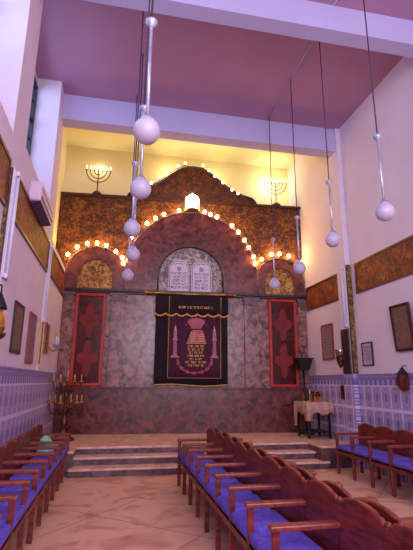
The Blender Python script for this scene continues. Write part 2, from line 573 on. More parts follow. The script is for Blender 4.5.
ap(MB().box(-2.9, 0.03, 3.6, 3.0, .25, 4.12).box(-3.19, .03, 4.12, 3.0, .25, 6.03), 'mosaic_wall', M['gold_mosaic'])
ap(MB().box(-3.19, -.06, 6.03, 3.0, .28, 6.09), 'top_moulding', M['cornice'], bevel=.01)
ap(MB().box(-2.9, -.12, 3.60, 3.0, 0, 3.66).box(-2.9, -.08, 3.56, 3.0, 0, 3.60), 'entablature', M['cornice'], bevel=.006)
for s0, s1 in ((-2.9, -2.68), (-1.80, -1.47), (1.42, 1.77), (2.80, 3.0)):
    p = ap(MB().box(s0, -.06, 1.40, s1, 0, 3.38), 'pilaster', M['marble'], bevel=.006)
    c = MB().box(s0 - .02, -.08, 3.38, s1 + .02, 0, 3.42).box(s0, -.075, 3.42, s1, 0, 3.50).box(s0 - .03, -.09, 3.50, s1 + .03, 0, 3.56)
    for v in c.bm.verts: v.co.z -= AZ
    c.build('capital', M['capital'], p)
# arches
for nm, cx, cz, r, ri_, ciz in (('side_arch', -2.21, 3.98, .72, .40, 3.98), ('side_arch', 2.36, 3.98, .64, .38, 3.98)):
    ap(MB().strip(arc(cx, cz, r, 3.66), arc(cx, ciz, ri_, 3.66), -.07, .05), nm, M['marble_dk'])
    ap(MB().prism(arc(cx, ciz, ri_ + .01, 3.66), -.01, .03), 'gold_tympanum', M['gold_tymp'])
ap(MB().strip(arc(.12, 4.07, 1.65, 3.66, 48), arc(.08, 4.0, .80, 3.66, 48), -.12, .04), 'great_arch', M['marble_dk'])
ap(MB().prism(arc(.08, 4.0, .82, 3.66, 40), -.03, .03), 'silver_tympanum', M['silver'])
ap(MB().tube([(p[0], -.12, p[1]) for p in arc(.08, 4.0, .80, 3.66, 40)], .018), 'arch_bead', M['cornice'])
ap(MB().tube([(p[0], -.12, p[1]) for p in arc(.12, 4.07, 1.64, 3.66, 48)], .02), 'arch_bead', M['marble'])
for cx, r in ((-2.21, .71), (2.36, .63)):
    ap(MB().tube([(p[0], -.07, p[1]) for p in arc(cx, 3.98, r, 3.66, 30)], .018), 'arch_bead', M['marble'])
# pediment
half = [(0, 7.04), (.14, 7.03), (.28, 6.99), (.42, 6.91), (.56, 6.80), (.70, 6.69), (.85, 6.57), (1.0, 6.46), (1.15, 6.38), (1.3, 6.32), (1.45, 6.28), (1.56, 6.25), (1.63, 6.18), (1.68, 6.09)]
prof = [(.12 - a, b) for a, b in reversed(half)] + [(.12 + a, b) for a, b in half[1:]]
ap(MB().prism(prof, 0, .18), 'pediment', M['pediment'])
ap(MB().tube([(a, -.01, b) for a, b in prof], .028), 'pediment_moulding', M['cornice'])
# tablets of the law
def text_mesh(body, size, m_, parent, loc, name='inscription', ext=.003):
    cu = bpy.data.curves.new('txt', 'FONT')
    cu.body, cu.size, cu.extrude = body, size, ext
    cu.align_x = 'CENTER'
    t = bpy.data.objects.new('txt', cu)
    COL.objects.link(t)
    bpy.context.view_layer.update()
    me = bpy.data.meshes.new_from_object(t.evaluated_get(bpy.context.evaluated_depsgraph_get()))
    bpy.data.objects.remove(t)
    me.name = name
    me.materials.clear(); me.materials.append(m_)
    me.transform(Matrix.Rotation(PI / 2, 4, 'X'))
    o = bpy.data.objects.new(name, me)
    COL.objects.link(o)
    o.parent, o.location = parent, loc
    return o
lawL = ['לא תרצח', 'לא תנאף', 'לא תגנב', 'לא תענה', 'לא תחמד']
lawR = ['אנכי יהוה', 'לא יהיה', 'לא תשא', 'זכור את', 'כבד את']
def star(mb, cx, cz, r, y0, y1, t=.012):
    for k in range(2):
        p = [(cx + r * math.sin(2 * PI * i / 3 + k * PI), cz + r * math.cos(2 * PI * i / 3 + k * PI)) for i in range(3)]
        mb.tube([(a, y0, b) for a, b in p], t * .5, 6, closed=True)
    return mb
for cx, law in ((-.21, lawL), (.34, lawR)):
    tb = ap(MB().prism(arc(cx, 4.20, .255, 3.67, 24), -.08, -.03), 'tablet', M['tablet'])
    b = MB().tube([(p[0], -.085, p[1] - AZ) for p in arc(cx, 4.20, .225, 3.69, 24)], .006, 6)
    b.build('tablet_border', M['ink'], tb)
    b = star(MB(), cx, 4.225 - AZ, .055, -.085, -.07, .02)
    b.build('star_emblem', M['ink'], tb)
    a_ = MB().tube([(cx + .15 * math.cos(t), -.085, 4.24 - AZ + .13 * math.sin(t)) for t in [PI * (.25 + .5 * i / 10) for i in range(11)]], .007, 6)
    a_.build('garland', M['ink'], tb)
    for i, ln in enumerate(law):
        text_mesh(ln[::-1], .10, M['ink'], tb, (cx, -.083, 4.075 - AZ - i * .088))

# ------------------------------------------------------------------ red framed panels
def ark_thing(name, label, cat, s, z, d=0.0, group=None):
    return thing(name, label, cat, arkw(s, z, d), AR, group)
for s0, s1, lab in ((-2.62, -1.92, 'tall dark red panel in a bright red frame, left of the curtain'),
                    (2.04, 2.75, 'tall dark red panel in a bright red frame, right of the curtain')):
    t = ark_thing('red_framed_panel', lab, 'panel', (s0 + s1) / 2, 1.42, .0)
    w_ = (s1 - s0) / 2
    H_ = 2.13
    MB().strip([(-w_, 0), (w_, 0), (w_, H_), (-w_, H_), (-w_, 0)], [(-w_ + .065, .065), (w_ - .065, .065), (w_ - .065, H_ - .065), (-w_ + .065, H_ - .065), (-w_ + .065, .065)],
               -.07, -.002).build('frame', M['red'], t, bevel=.008)
    MB().box(-w_ + .06, -.03, .06, w_ - .06, -.002, H_ - .06).build('panel', M['redpane'], t)
    for zc in (.62, 1.5):
        pts = []
        for i in range(32):
            a = 2 * PI * i / 32
            r = .12 + .20 * abs(math.cos(a)) ** 6 + .16 * abs(math.sin(a)) ** 6
            pts.append((r * .85 * math.sin(a), zc + r * 1.3 * math.cos(a)))
        MB().prism(pts, -.04, -.03).build('diamond_motif', M['redmotif'], t)
# reflections of the lamps are left to the polished marble

# ------------------------------------------------------------------ ark curtain
cur = ark_thing('ark_curtain', 'dark purple velvet ark curtain embroidered with crown, tablets and two columns', 'curtain', .12, 1.43, .12)
cz0 = 1.43
def cl(mb, name, m_, parent=None, **k):
    for v in mb.bm.verts:
        v.co.z -= cz0; v.co.x -= .12
    return mb.build(name, m_, parent or cur, **k)
def wavy(x0, x1, z0, z1, y, amp, n=60, waves=9):
    mb = MB()
    nz_ = 8
    G = []
    for i in range(n + 1):
        x = x0 + (x1 - x0) * i / n
        row = []
        for j in range(nz_ + 1):
            z = z0 + (z1 - z0) * j / nz_
            hem = .012 * math.sin(i / n * 7) * (1 - j / nz_)
            row.append(mb.bm.verts.new((x, y + amp * math.sin(i / n * waves * 2 * PI) * (1 - .5 * j / nz_), z + hem)))
        G.append(row)
    for i in range(n):
        for j in range(nz_):
            f = mb.bm.faces.new((G[i][j], G[i + 1][j], G[i + 1][j + 1], G[i][j + 1])); f.smooth = True
    ext = bmesh.ops.extrude_face_region(mb.bm, geom=mb.bm.faces[:])
    for v in [g for g in ext['geom'] if isinstance(g, bmesh.types.BMVert)]: v.co.y += .012
    return mb
cl(wavy(-.74, .985, 1.45, 3.54, 0, .010), 'velvet_cloth', M['velvet'])
cl(wavy(-.43, .815, 1.61, 3.53, -.022, .004), 'centre_panel', M['velvet_mid'])
cl(wavy(-.76, .995, 3.09, 3.55, -.045, .006), 'valance', M['velvet'])
N = 120
cl(MB().tube([(-.77 + 1.775 * i / N, -.058, 3.055 - .055 * abs(math.sin(PI * 7 * i / N)) + .04) for i in range(N + 1)], .02, 8), 'gold_scallop', M['goldfab'])
cl(MB().tube([(-.75 + 1.735 * i / 40, -.012, 1.45 + .02 * math.sin(i / 40 * 7)) for i in range(41)], .014, 8), 'gold_hem', M['goldfab'])
cl(MB().tube([(-.43, -.035, 3.1), (-.43, -.035, 1.61), (.815, -.035, 1.61), (.815, -.035, 3.1)], .008, 6)
   .tube([(-.43, -.062, 3.1), (-.43, -.062, 3.52)], .006, 6).tube([(.815, -.062, 3.1), (.815, -.062, 3.52)], .006, 6), 'gold_braid', M['goldfab'])
rod = MB().tube([(-.97, -.04, 3.58), (1.14, -.04, 3.58)], .022, 12).ball((-.99, -.04, 3.58), .035, 12).ball((1.16, -.04, 3.58), .035, 12)
cl(rod, 'curtain_rod', M['brass'])
def glyphs(mb, cx, cz, words, h, y, seed, gap=.6):
    """little embroidered square letters, too small to read in the photograph"""
    rr = random.Random(seed)
    wl = h * .72
    total = sum(len_ * wl for len_ in words) + (len(words) - 1) * wl * gap
    x = cx - total / 2
    t = h * .11
    for k, ln in enumerate(words):
        for i in range(ln):
            x0, x1 = x + wl * .08, x + wl * .86
            kind = rr.randrange(5)
            mb.box(x0, y, cz + h - 2 * t, x1, y + .004, cz + h)
            if kind in (0, 1, 3): mb.box(x1 - 2 * t, y, cz, x1, y + .004, cz + h - 2 * t)
            if kind in (1, 2): mb.box(x0, y, cz, x0 + 2 * t, y + .004, cz + h * .7)
            if kind in (3, 4): mb.box(x0, y, cz, x1, y + .004, cz + 2 * t)
            x += wl
        x += wl * gap
    return mb
cl(glyphs(MB(), .20, 3.23, [5, 1, 2, 4, 2, 4, 1], .05, -.066, 3), 'inscription', M['goldfab'])
for i, wd in enumerate(([4, 3, 3], [2, 3, 2, 2], [3, 2, 3], [4, 3, 3], [3, 1, 3], [3, 4, 2, 3], [3, 4, 2])):
    cl(glyphs(MB(), .22, 2.315 - i * .074, wd, .046, -.040, 10 + i, 1.0), 'dedication_line', M['goldfab'])
# crown
cr = MB()
base = [(.10, 2.77), (.34, 2.77), (.37, 2.84), (.43, 2.92), (.41, 2.98), (.33, 3.01), (.22, 3.03), (.11, 3.01), (.03, 2.98), (.01, 2.92), (.07, 2.84)]
cr.prism([(a, b - .02) for a, b in base], -.042, -.032)
cr.ball((.22, -.04, 3.03), .022, 10)
cl(cr, 'embroidered_crown', M['pinkfab'])
c2 = MB()
for i in range(5): c2.tube([(.12 + .05 * i, -.046, 2.77), (.05 + .085 * i, -.046, 2.93)], .005, 5)
c2.tube([(.09, -.046, 2.77), (.35, -.046, 2.77)], .009, 6).ball((-.02, -.04, 2.84), .018, 8).ball((.47, -.04, 2.84), .018, 8)
cl(c2, 'crown_stones', M['silverfab'])
tb = MB()
outl = [(.0, 2.40), (.47, 2.40), (.39, 2.64), (.36, 2.70), (.30, 2.72), (.24, 2.70), (.18, 2.72), (.12, 2.70), (.09, 2.64)]
tb.prism(outl, -.040, -.032)
o1 = cl(tb, 'embroidered_tablets', M['pinkfab'])
tb = MB().tube([(a, -.042, b) for a, b in outl], .009, 6, closed=True).tube([(.24, -.042, 2.40), (.24, -.042, 2.71)], .006, 6)
for i in range(4): tb.box(.08, -.046, 2.45 + i * .055, .20, -.04, 2.465 + i * .055).box(.28, -.046, 2.45 + i * .055, .40, -.04, 2.465 + i * .055)
cl(tb, 'tablet_outline', M['goldfab'])
for cx in (-.27, .66):
    c_ = MB().prism([(cx - .045, 2.12), (cx + .045, 2.12), (cx + .035, 2.48), (cx - .035, 2.48)], -.040, -.032)
    c_.prism([(cx - .11, 2.07), (cx + .11, 2.07), (cx + .06, 2.13), (cx - .06, 2.13)], -.041, -.032)
    c_.prism([(cx - .07, 2.48), (cx + .07, 2.48), (cx + .04, 2.54), (cx + .035, 2.72), (cx - .035, 2.72), (cx - .04, 2.54)], -.041, -.032)
    cl(c_, 'embroidered_column', M['silverfab'])
    f_ = MB().prism([(cx - .025, 2.72), (cx + .025, 2.72), (cx, 2.83)], -.042, -.032)
    cl(f_, 'embroidered_flame', M['goldfab'])
    f_ = MB()
    for i in range(5): f_.tube([(cx - .05, -.045, 2.16 + i * .065), (cx + .05, -.045, 2.20 + i * .065)], .01, 5)
    cl(f_, 'column_vine', M['pinkfab'])
ga = MB()
for i in range(23):
    t = i / 22
    a = PI * t
    ga.ball((.195 - .40 * math.cos(a), -.04, 2.02 - .30 * math.sin(a)), .022 + .012 * (i % 3), 8)
cl(ga, 'embroidered_garland', M['pinkfab'])

# ------------------------------------------------------------------ bulbs strung over the arches
def string(name, label, pts, r, m_, d, wire=True, dim=()):
    s0, z0 = pts[0]
    t = ark_thing(name, label, 'string lights', s0, z0, d)
    loc = [(a - s0, 0, b - z0) for a, b in pts]
    MB().tube([(a, .025, b - .03) for a, y, b in loc], .008, 6).build('cable', M['cord'], t)
    proto = None
    for i, p in enumerate(loc):
        if proto is None:
            so = MB().lathe([(.018, -.05), (.02, -.02), (.012, 0)], (0, 0, 0), 10).build('socket', M['cord'], t)
            bu = MB().lathe([(0, -.02), (r * .5, -.01), (r * .95, r * .7), (r, r), (r * .85, r * 1.6), (r * .4, r * 2), (0, r * 2.05)], (0, 0, 0), 12).build('bulb', m_, t)
            so.location = p
            bu.location = p
            proto = (so, bu)
        else:
            for q in proto:
                c = q.copy()
                c.location = p
                COL.objects.link(c)
        
    return t
string('string_lights', 'warm glowing bulbs strung over the left small arch',
       [(-2.88, 4.42), (-2.68, 4.62), (-2.45, 4.72), (-2.22, 4.74), (-2.0, 4.69), (-1.76, 4.55), (-1.60, 4.40), (-1.57, 4.27)], .044, M['bulb'], .10)
string('string_lights', 'warm glowing bulbs strung along the great central arch',
       [(-1.37, 4.92), (-1.04, 5.30), (-.84, 5.45), (-.63, 5.56), (-.25, 5.69), (.40, 5.70), (.55, 5.64), (.72, 5.58), (1.11, 5.36), (1.27, 5.20), (1.43, 4.99), (1.54, 4.80), (1.66, 4.56), (1.70, 4.38)], .044, M['bulb'], .15)
string('string_lights', 'warm glowing bulbs strung over the right small arch',
       [(1.88, 4.52), (2.14, 4.66), (2.35, 4.69), (2.60, 4.64), (2.90, 4.50)], .044, M['bulb'], .10)
string('string_lights', 'small pale bulbs strung along the top curve of the pediment',
       [(-.98, 6.46), (-.76, 6.64), (-.49, 6.86), (-.30, 7.0), (-.11, 7.09), (.36, 7.06), (.52, 6.93), (.68, 6.78), (.90, 6.61), (1.14, 6.42), (1.3, 6.33)], .034, M['bulb_dim'], .04)

# the light those bulbs throw
for s_, z_, e_ in ((-2.75, 4.62, 7), (-2.1, 4.85, 6), (-1.5, 4.4, 9), (-.95, 5.5, 7), (-.3, 5.85, 6), (.6, 5.8, 6), (1.25, 5.4, 7), (1.72, 4.5, 10), (2.2, 4.85, 7), (2.8, 4.75, 6)):
    lamp('bulb_light', arkw(s_, z_, .2), e_ * .75, (1.0, .58, .2), .05)
lamp('lantern_light', arkw(.08, 6.0, .40), 12, (1.0, .95, .8), .1)
for s_ in (-.5, .75):
    lamp('pediment_light', arkw(s_, 7.0, -.28), 8, (1.0, .90, .45), .08)

# lit lantern above the great arch
t = ark_thing('lit_lantern', 'brilliant white glowing lantern standing at the top of the great arch', 'lantern', .08, 5.72, .15)
MB().lathe([(.20, 0), (.21, .03), (.18, .04)], n=8, smooth=False).build('base', M['brass'], t)
MB().lathe([(.165, .04), (.175, .34), (.165, .38), (0, .50)], n=8, smooth=False).build('lit_panes', M['lantern'], t)
fr = MB()
for i in range(8):
    a = 2 * PI * i / 8
    fr.tube([(.175 * math.cos(a), .175 * math.sin(a), .04), (.185 * math.cos(a), .185 * math.sin(a), .36)], .006, 6)
fr.build('bars', M['brass'], t)
MB().ball((0, 0, .52), .03, 10).build('finial', M['brass'], t)

# ------------------------------------------------------------------ menorahs
def menorah(s, label):
    t = ark_thing('menorah', label, 'menorah', s, 6.09, -.05)
    MB().lathe([(.13, 0), (.13, .02), (.11, .06), (.07, .10), (.03, .12)], n=20).build('base', M['bronze'], t)
    MB().tube([(0, 0, .1), (0, 0, .72)], .014, 10).lathe([(.0, .30), (.03, .32), (0, .34)], n=10).build('stem', M['bronze'], t)
    for k in (1, 2, 3):
        r = .10 * k
        MB().tube([(r * math.cos(PI + PI * i / 20), 0, .68 + r * 1.05 * math.sin(PI + PI * i / 20)) for i in range(21)], .012, 8).build('curved_arm', M['bronze'], t)
    for k in range(-3, 4):
        c = MB().lathe([(.008, .66), (.02, .68), (.02, .71)], (.1 * k, 0, 0), 8).build('candle_cup', M['bronze'], t)
        MB().lathe([(.014, .70), (.016, .75), (0.012, .79), (0, .83)], (.1 * k, 0, 0), 8).build('candle_bulb', M['mbulb'], t)
for s_ in (-2.33, 2.36):
    lamp('menorah_light', arkw(s_, 6.98, -.42), 18, (1.0, .93, .54), .10)
menorah(-2.33, 'seven-branched bronze menorah with lit bulbs on the left of the ark top')
menorah(2.36, 'seven-branched bronze menorah with lit bulbs on the right of the ark top')

# ------------------------------------------------------------------ carved bands of the side walls
def band(side, y0, y1, z0, z1, label):
    x = XL if side < 0 else XR
    t = thing('carved_wall_panel', label, 'wall panel', (x, (y0 + y1) / 2, z0))
    h, L = z1 - z0, (y1 - y0) / 2
    d = .03 * (1 if side < 0 else -1)
    a, b = sorted((0, d))
    fr = MB().box(a, -L, 0, b, L, .04).box(a, -L, h - .04, b, L, h).box(a, -L, .04, b, -L + .04, h - .04).box(a, L - .04, .04, b, L, h - .04)
    fr.build('border', M['band_fr'], t)
    a, b = sorted((0, d * .5))
    MB().box(a, -L + .04, .04, b, L - .04, h - .04).build('gold_relief', M['band'], t)
band(-1, 2.2, 4.74, 3.38, 3.95, 'long gilded carved panel on the left wall, nearest to the viewer')
band(-1, 5.1, 7.73, 3.38, 3.95, 'long gilded carved panel on the left wall below the air conditioner')
band(-1, 8.1, 10.25, 3.42, 3.95, 'gilded carved panel on the left wall next to the ark')
band(1, 8.15, 9.85, 3.25, 3.83, 'dark gilded carved panel on the right wall next to the ark')
band(1, 5.06, 7.55, 3.24, 3.86, 'large gilded carved panel high on the right wall, nearer the viewer')

# gold strips and white lamp housings on the pilasters
def gold_strip(x0, x1, y, z0, z1, label, m_='pillar'):
    t = thing('gold_pillar_panel', label, 'wall panel', ((x0 + x1) / 2, y, z0))
    w_ = (x1 - x0) / 2
    MB().box(-w_, -.02, 0, w_, 0, z1 - z0).build('gold_sheet', M[m_], t)
    MB().box(-w_ - .012, -.03, 0, -w_, 0, z1 - z0).box(w_, -.03, 0, w_ + .012, 0, z1 - z0).build('edge_strip', M['fr_dark'], t)
gold_strip(4.50, 4.60, 7.745, 1.70, 3.88, 'narrow gold mosaic panel up the right pilaster face')
gold_strip(XL, -1.272, 7.745, 1.80, 2.50, 'short bright gold strip low on the far left pilaster', 'goldfab')
gold_strip(XL, -1.272, 4.765, 1.75, 3.86, 'brown gold panel on the nearest left pilaster face')
def strip_light(x, sg, y0, y1, z0, z1, label):
    t = thing('strip_light', label, 'wall light', (x, (y0 + y1) / 2, z0))
    L, h = (y1 - y0) / 2, z1 - z0
    a, b = sorted((0, sg * .014))
    MB().box(a, -L, 0, b, L, h).build('backplate', M['white'], t, bevel=.004)
    MB().tube([(sg * .026, 0, .05), (sg * .026, 0, h - .05)], .016, 12).build('tube', M['white'], t)
    for zz in (0, h - .05):
        MB().box(min(0, sg * .045), -L * .6, zz, max(0, sg * .045), L * .6, zz + .05).build('end_cap', M['white'], t)
strip_light(4.49, -1, 7.77, 7.95, 2.62, 3.86, 'white vertical tube light beside the gold panel on the right pilaster')
strip_light(-1.25, 1, 4.78, 4.98, 2.60, 3.85, 'white vertical tube light on the nearest left pilaster')
strip_light(-1.285, 1, 7.76, 7.90, 2.52, 3.9, 'thin white vertical tube light on the far left pilaster')
t = thing('pilaster_board', 'dark brown wooden board low on the right pilaster behind the wall lamp', 'board', (4.49, 7.92, 1.70))
MB().box(-.03, -.15, 0, 0, .15, .88).build('board', M['fr_dark'], t, bevel=.01)
MB().tube([(-.03, -.10, .82), (-.035, .10, .82)], .012, 6).build('moulding', M['band_fr'], t)

# ------------------------------------------------------------------ air conditioner
t = thing('air_conditioner', 'white wall-mounted air conditioner below the second left window', 'air conditioner', (XL, 6.3, 3.90))
MB().xprism([(-.52, .02), (.52, .02), (.52, .31), (-.52, .31)], 0, .175).build('case', M['pink'], t, bevel=.03, seg=3)
MB().hexa([(0.03, -.50, 0), (.165, -.50, .02), (.165, .50, .02), (.03, .50, 0), (.03, -.50, .03), (.185, -.50, .09), (.185, .50, .09), (.03, .50, .03)]).build('air_grille', M['grille'], t)
MB().box(.17, -.5, .2, .18, .5, .207).build('vent_slot', M['grille'], t)

# ------------------------------------------------------------------ framed pictures
def picture(side, y0, y1, z0, z1, fm, pm, label, depth=.03, tilt=0.0, lines=0, fw_=.035):
    x = XL if side < 0 else XR
    sg = -side
    t = thing('framed_picture', label, 'picture', (x + sg * .006, (y0 + y1) / 2, z0))
    t.rotation_euler = (0, sg * tilt, 0)
    L, h = (y1 - y0) / 2, z1 - z0
    a, b = sorted((0, sg * depth))
    MB().box(a, -L, 0, b, L, fw_).box(a, -L, h - fw_, b, L, h).box(a, -L, fw_, b, -L + fw_, h - fw_).box(a, L - fw_, fw_, b, L, h - fw_).build('frame', fm, t)
    a, b = sorted((0, sg * depth * .5))
    MB().box(a, -L + fw_, fw_, b, L - fw_, h - fw_).build('sheet', pm, t)
    if lines:
        g = MB()
        rr = random.Random(int(y0 * 100))
        for i in range(lines):
            z = h - fw_ - .06 - (h - 2 * fw_ - .1) * i / lines
            q = L - fw_ - .03 - rr.random() * L * .3
            a, b = sorted((sg * depth * .5, sg * (depth * .5 + .002)))
            g.box(a, -q, z, b, q, z + .008)
        g.build('writing_lines', M['ink'], t)
picture(-1, 5.74, 6.28, 1.87, 2.52, M['fr_dark'], M['paper_br'], 'brown framed relief on the left wall, nearest of the three there', depth=.02)
picture(-1, 6.72, 7.25, 1.78, 2.53, M['fr_red'], M['paper'], 'red framed document on the left wall beside the brown relief', lines=9, depth=.02)
picture(-1, 8.15, 8.65, 2.02, 2.56, M['fr_gold'], M['paper_br'], 'gilt framed picture on the left wall behind the crystal sconce', lines=4)
picture(1, 8.62, 9.14, 2.02, 2.80, M['fr_red'], M['paper'], 'red framed document on the right wall near the ark', lines=10, fw_=.028)
picture(1, 7.17, 7.51, 1.84, 2.27, M['fr_dark'], M['paper_w'], 'small white sheet in a thin dark frame on the right wall', lines=12, fw_=.018)
picture(1, 5.98, 6.46, 2.04, 2.80, M['fr_dark'], M['paper_br'], 'brown relief picture leaning out from the right wall near the photo edge', depth=.04, tilt=.07, fw_=.035)

t = thing('wall_plaque', 'small brown wooden plaque on the right wall tiles near the table', 'plaque', (XR - .02, 8.34, 1.2))
MB().box(-.02, -.07, 0, 0, .07, .28).build('board', M['band_fr'], t, bevel=.006)
MB().box(-.026, -.045, .03, -.02, .045, .25).build('plate', M['bronze'], t)

# ------------------------------------------------------------------ wall lamps
def sconce(loc, sg, label):
    t = thing('wall_sconce', label, 'wall lamp', loc)
    MB().lathe([(0, -.02), (.07, -.02), (.075, 0), (.05, .02), (0, .03)], n=16).build('backplate', M['brass'], t).rotation_euler = (0, sg * PI / 2, 0)
    for k in (-1, 1):
        MB().tube([(sg * .02, 0, 0), (sg * .08, k * .07, -.07), (sg * .15, k * .13, -.06), (sg * .17, k * .15, .02)], .010, 8).build('arm', M['brass'], t)
        c = MB().lathe([(.02, .02), (.06, .04), (.035, .05)], (sg * .17, k * .15, 0), 14).build('drip_pan', M['lampglass'], t)
        MB().lathe([(.018, .04), (.018, .20)], (sg * .17, k * .15, 0), 10).build('candle_tube', M['white'], t)
        MB().lathe([(.012, .20), (.022, .24), (.012, .29), (0, .32)], (sg * .17, k * .15, 0), 10).build('bulb', M['mbulb' if False else 'candle'], t)
        for j in range(5):
            a = 2 * PI * j / 5
            MB().lathe([(0, -.06), (.010, -.03), (0, 0.0)], (sg * .17 + .05 * math.cos(a), k * .15 + .05 * math.sin(a), .035), 6).build('crystal_drop', M['lampglass'], t)
sconce((XL, 8.75, 2.15), 1, 'brass and crystal two-candle wall sconce left of the ark')
t = thing('hanging_oil_lamp', 'grey glass oil lamp on a bracket at the right pilaster', 'oil lamp', (4.445, 7.92, 2.0))
MB().tube([(0, 0, .1), (-.12, -.02, .10), (-.16, -.04, .06)], .012, 8).tube([(-.24, -.12, .03), (-.06, .06, .03)], .01, 8).build('bracket', M['iron'], t)
MB().lathe([(0, -.20), (.03, -.17), (.06, -.10), (.085, .0), (.085, .03)], (-.13, -.04, 0), 16).build('bowl', M['bronze'], t)
MB().lathe([(.075, .03), (.09, .16), (.085, .17), (.07, .04)], (-.13, -.04, 0), 16).build('glass', M['lampglass'], t)
t = thing('hanging_wall_lantern', 'small bronze lantern hanging on the right wall at the tile edge', 'lantern', (XR - .02, 6.27, 1.43))
MB().lathe([(0, -.04), (.03, -.02), (.075, 0), (.085, .02), (.085, .22), (.09, .24)], (-.08, 0, 0), 6, smooth=False).build('body', M['bronze'], t)
MB().lathe([(.10, .24), (.05, .30), (.02, .34), (.0, .36)], (-.08, 0, 0), 6, smooth=False).build('cap', M['iron'], t)
lp = MB()
for i in range(6):
    a = 2 * PI * (i + .5) / 6
    lp.box(-.08 + .08 * math.cos(a) - .012, .08 * math.sin(a) - .012, .05, -.08 + .08 * math.cos(a) + .012, .08 * math.sin(a) + .012, .20)
lp.build('coloured_pane', M['band_fr'], t)
MB().tube([(-.08, 0, .33), (-.07, 0, .37), (0, 0, .37)], .008, 6).build('hook', M['iron'], t)
t = thing('gilded_wall_lamp', 'gilded lamp with black top at the left edge of the photo', 'wall lamp', (-1.16, 4.5, 1.95))
MB().lathe([(0, -.12), (.03, -.10), (.04, -.04), (.085, 0), (.09, .03)], (0, 0, 0), 14).build('tray', M['bronze'], t)
MB().lathe([(.06, .03), (.075, .08), (.06, .18), (.045, .24), (.035, .27)], (0, 0, 0), 12, smooth=False).build('gilt_body', M['brass'], t)
MB().lathe([(.075, .26), (.065, .30), (.03, .38), (.012, .42)], (0, 0, 0), 14).build('cap', M['iron'], t)
MB().tube([(0, 0, .40), (0, 0, .50), (-.14, 0, .52)], .010, 8).build('bracket', M['iron'], t)

# ------------------------------------------------------------------ pendants
MB_c = MB().tube([(2.9, 3.2, ZC - .012), (2.9, 7.75, ZC - .012)], .009, 6)
tag(MB_c.build('ceiling_conduit', M['beam']), 'thin conduit along the ceiling feeding the right row of globe lamps', 'conduit')
def pendant(x, y, z, label, group, jz=4.36):
    t = thing('globe_pendant', label, 'pendant lamp', (x, y, z), 0, group)
    R = .107
    MB().tube([(0, 0, jz - z), (0, 0, ZC - z)], .009, 6).build('cord', M['cord'], t)
    MB().lathe([(.013, jz - z - .07), (.022, jz - z - .05), (.050, jz - z - .02), (.052, jz - z), (.012, jz - z + .012), (.010, jz - z + .03)], (0, 0, 0), 14).build('canopy_cup', M['steel'], t)
    MB().tube([(0, 0, .12), (0, 0, jz - z - .05)], .014, 10).build('rod', M['steel'], t)
    MB().lathe([(.0, .135), (.03, .135), (.045, .12), (.055, .085), (.05, .08)], (0, 0, 0), 16).build('fitter', M['steel'], t)
    MB().ball((0, 0, 0), R, 28).build('globe', M['globe'], t)
ordL = ['nearest, largest white globe pendant of the left row', 'second nearest white globe pendant of the left row', 'middle white globe pendant of the left row',
        'fourth white globe pendant of the left row, second from the ark', 'farthest and smallest white globe pendant of the left row']
for (x, y, z), lb in zip(((.13, 3.0, 3.42), (.14, 4.05, 3.42), (.10, 5.28, 3.43), (.155, 6.38, 3.41), (.11, 7.55, 3.36)), ordL):
    pendant(x, y, z, lb, 'globe pendants of the left row', 4.45 if y < 3.5 else 4.36)
for y, z, lb in ((4.06, 3.42, 'nearest white globe pendant of the right row, in front of the right wall'), (5.28, 3.49, 'second nearest white globe pendant of the right row'),
                 (6.45, 3.38, 'white globe pendant of the right row at the edge of the ark'), (7.63, 3.36, 'farthest white globe pendant of the right row, over the small right arch')):
    pendant(2.9, y, z, lb, 'globe pendants of the right row', 4.39 if y < 6 else 4.29)

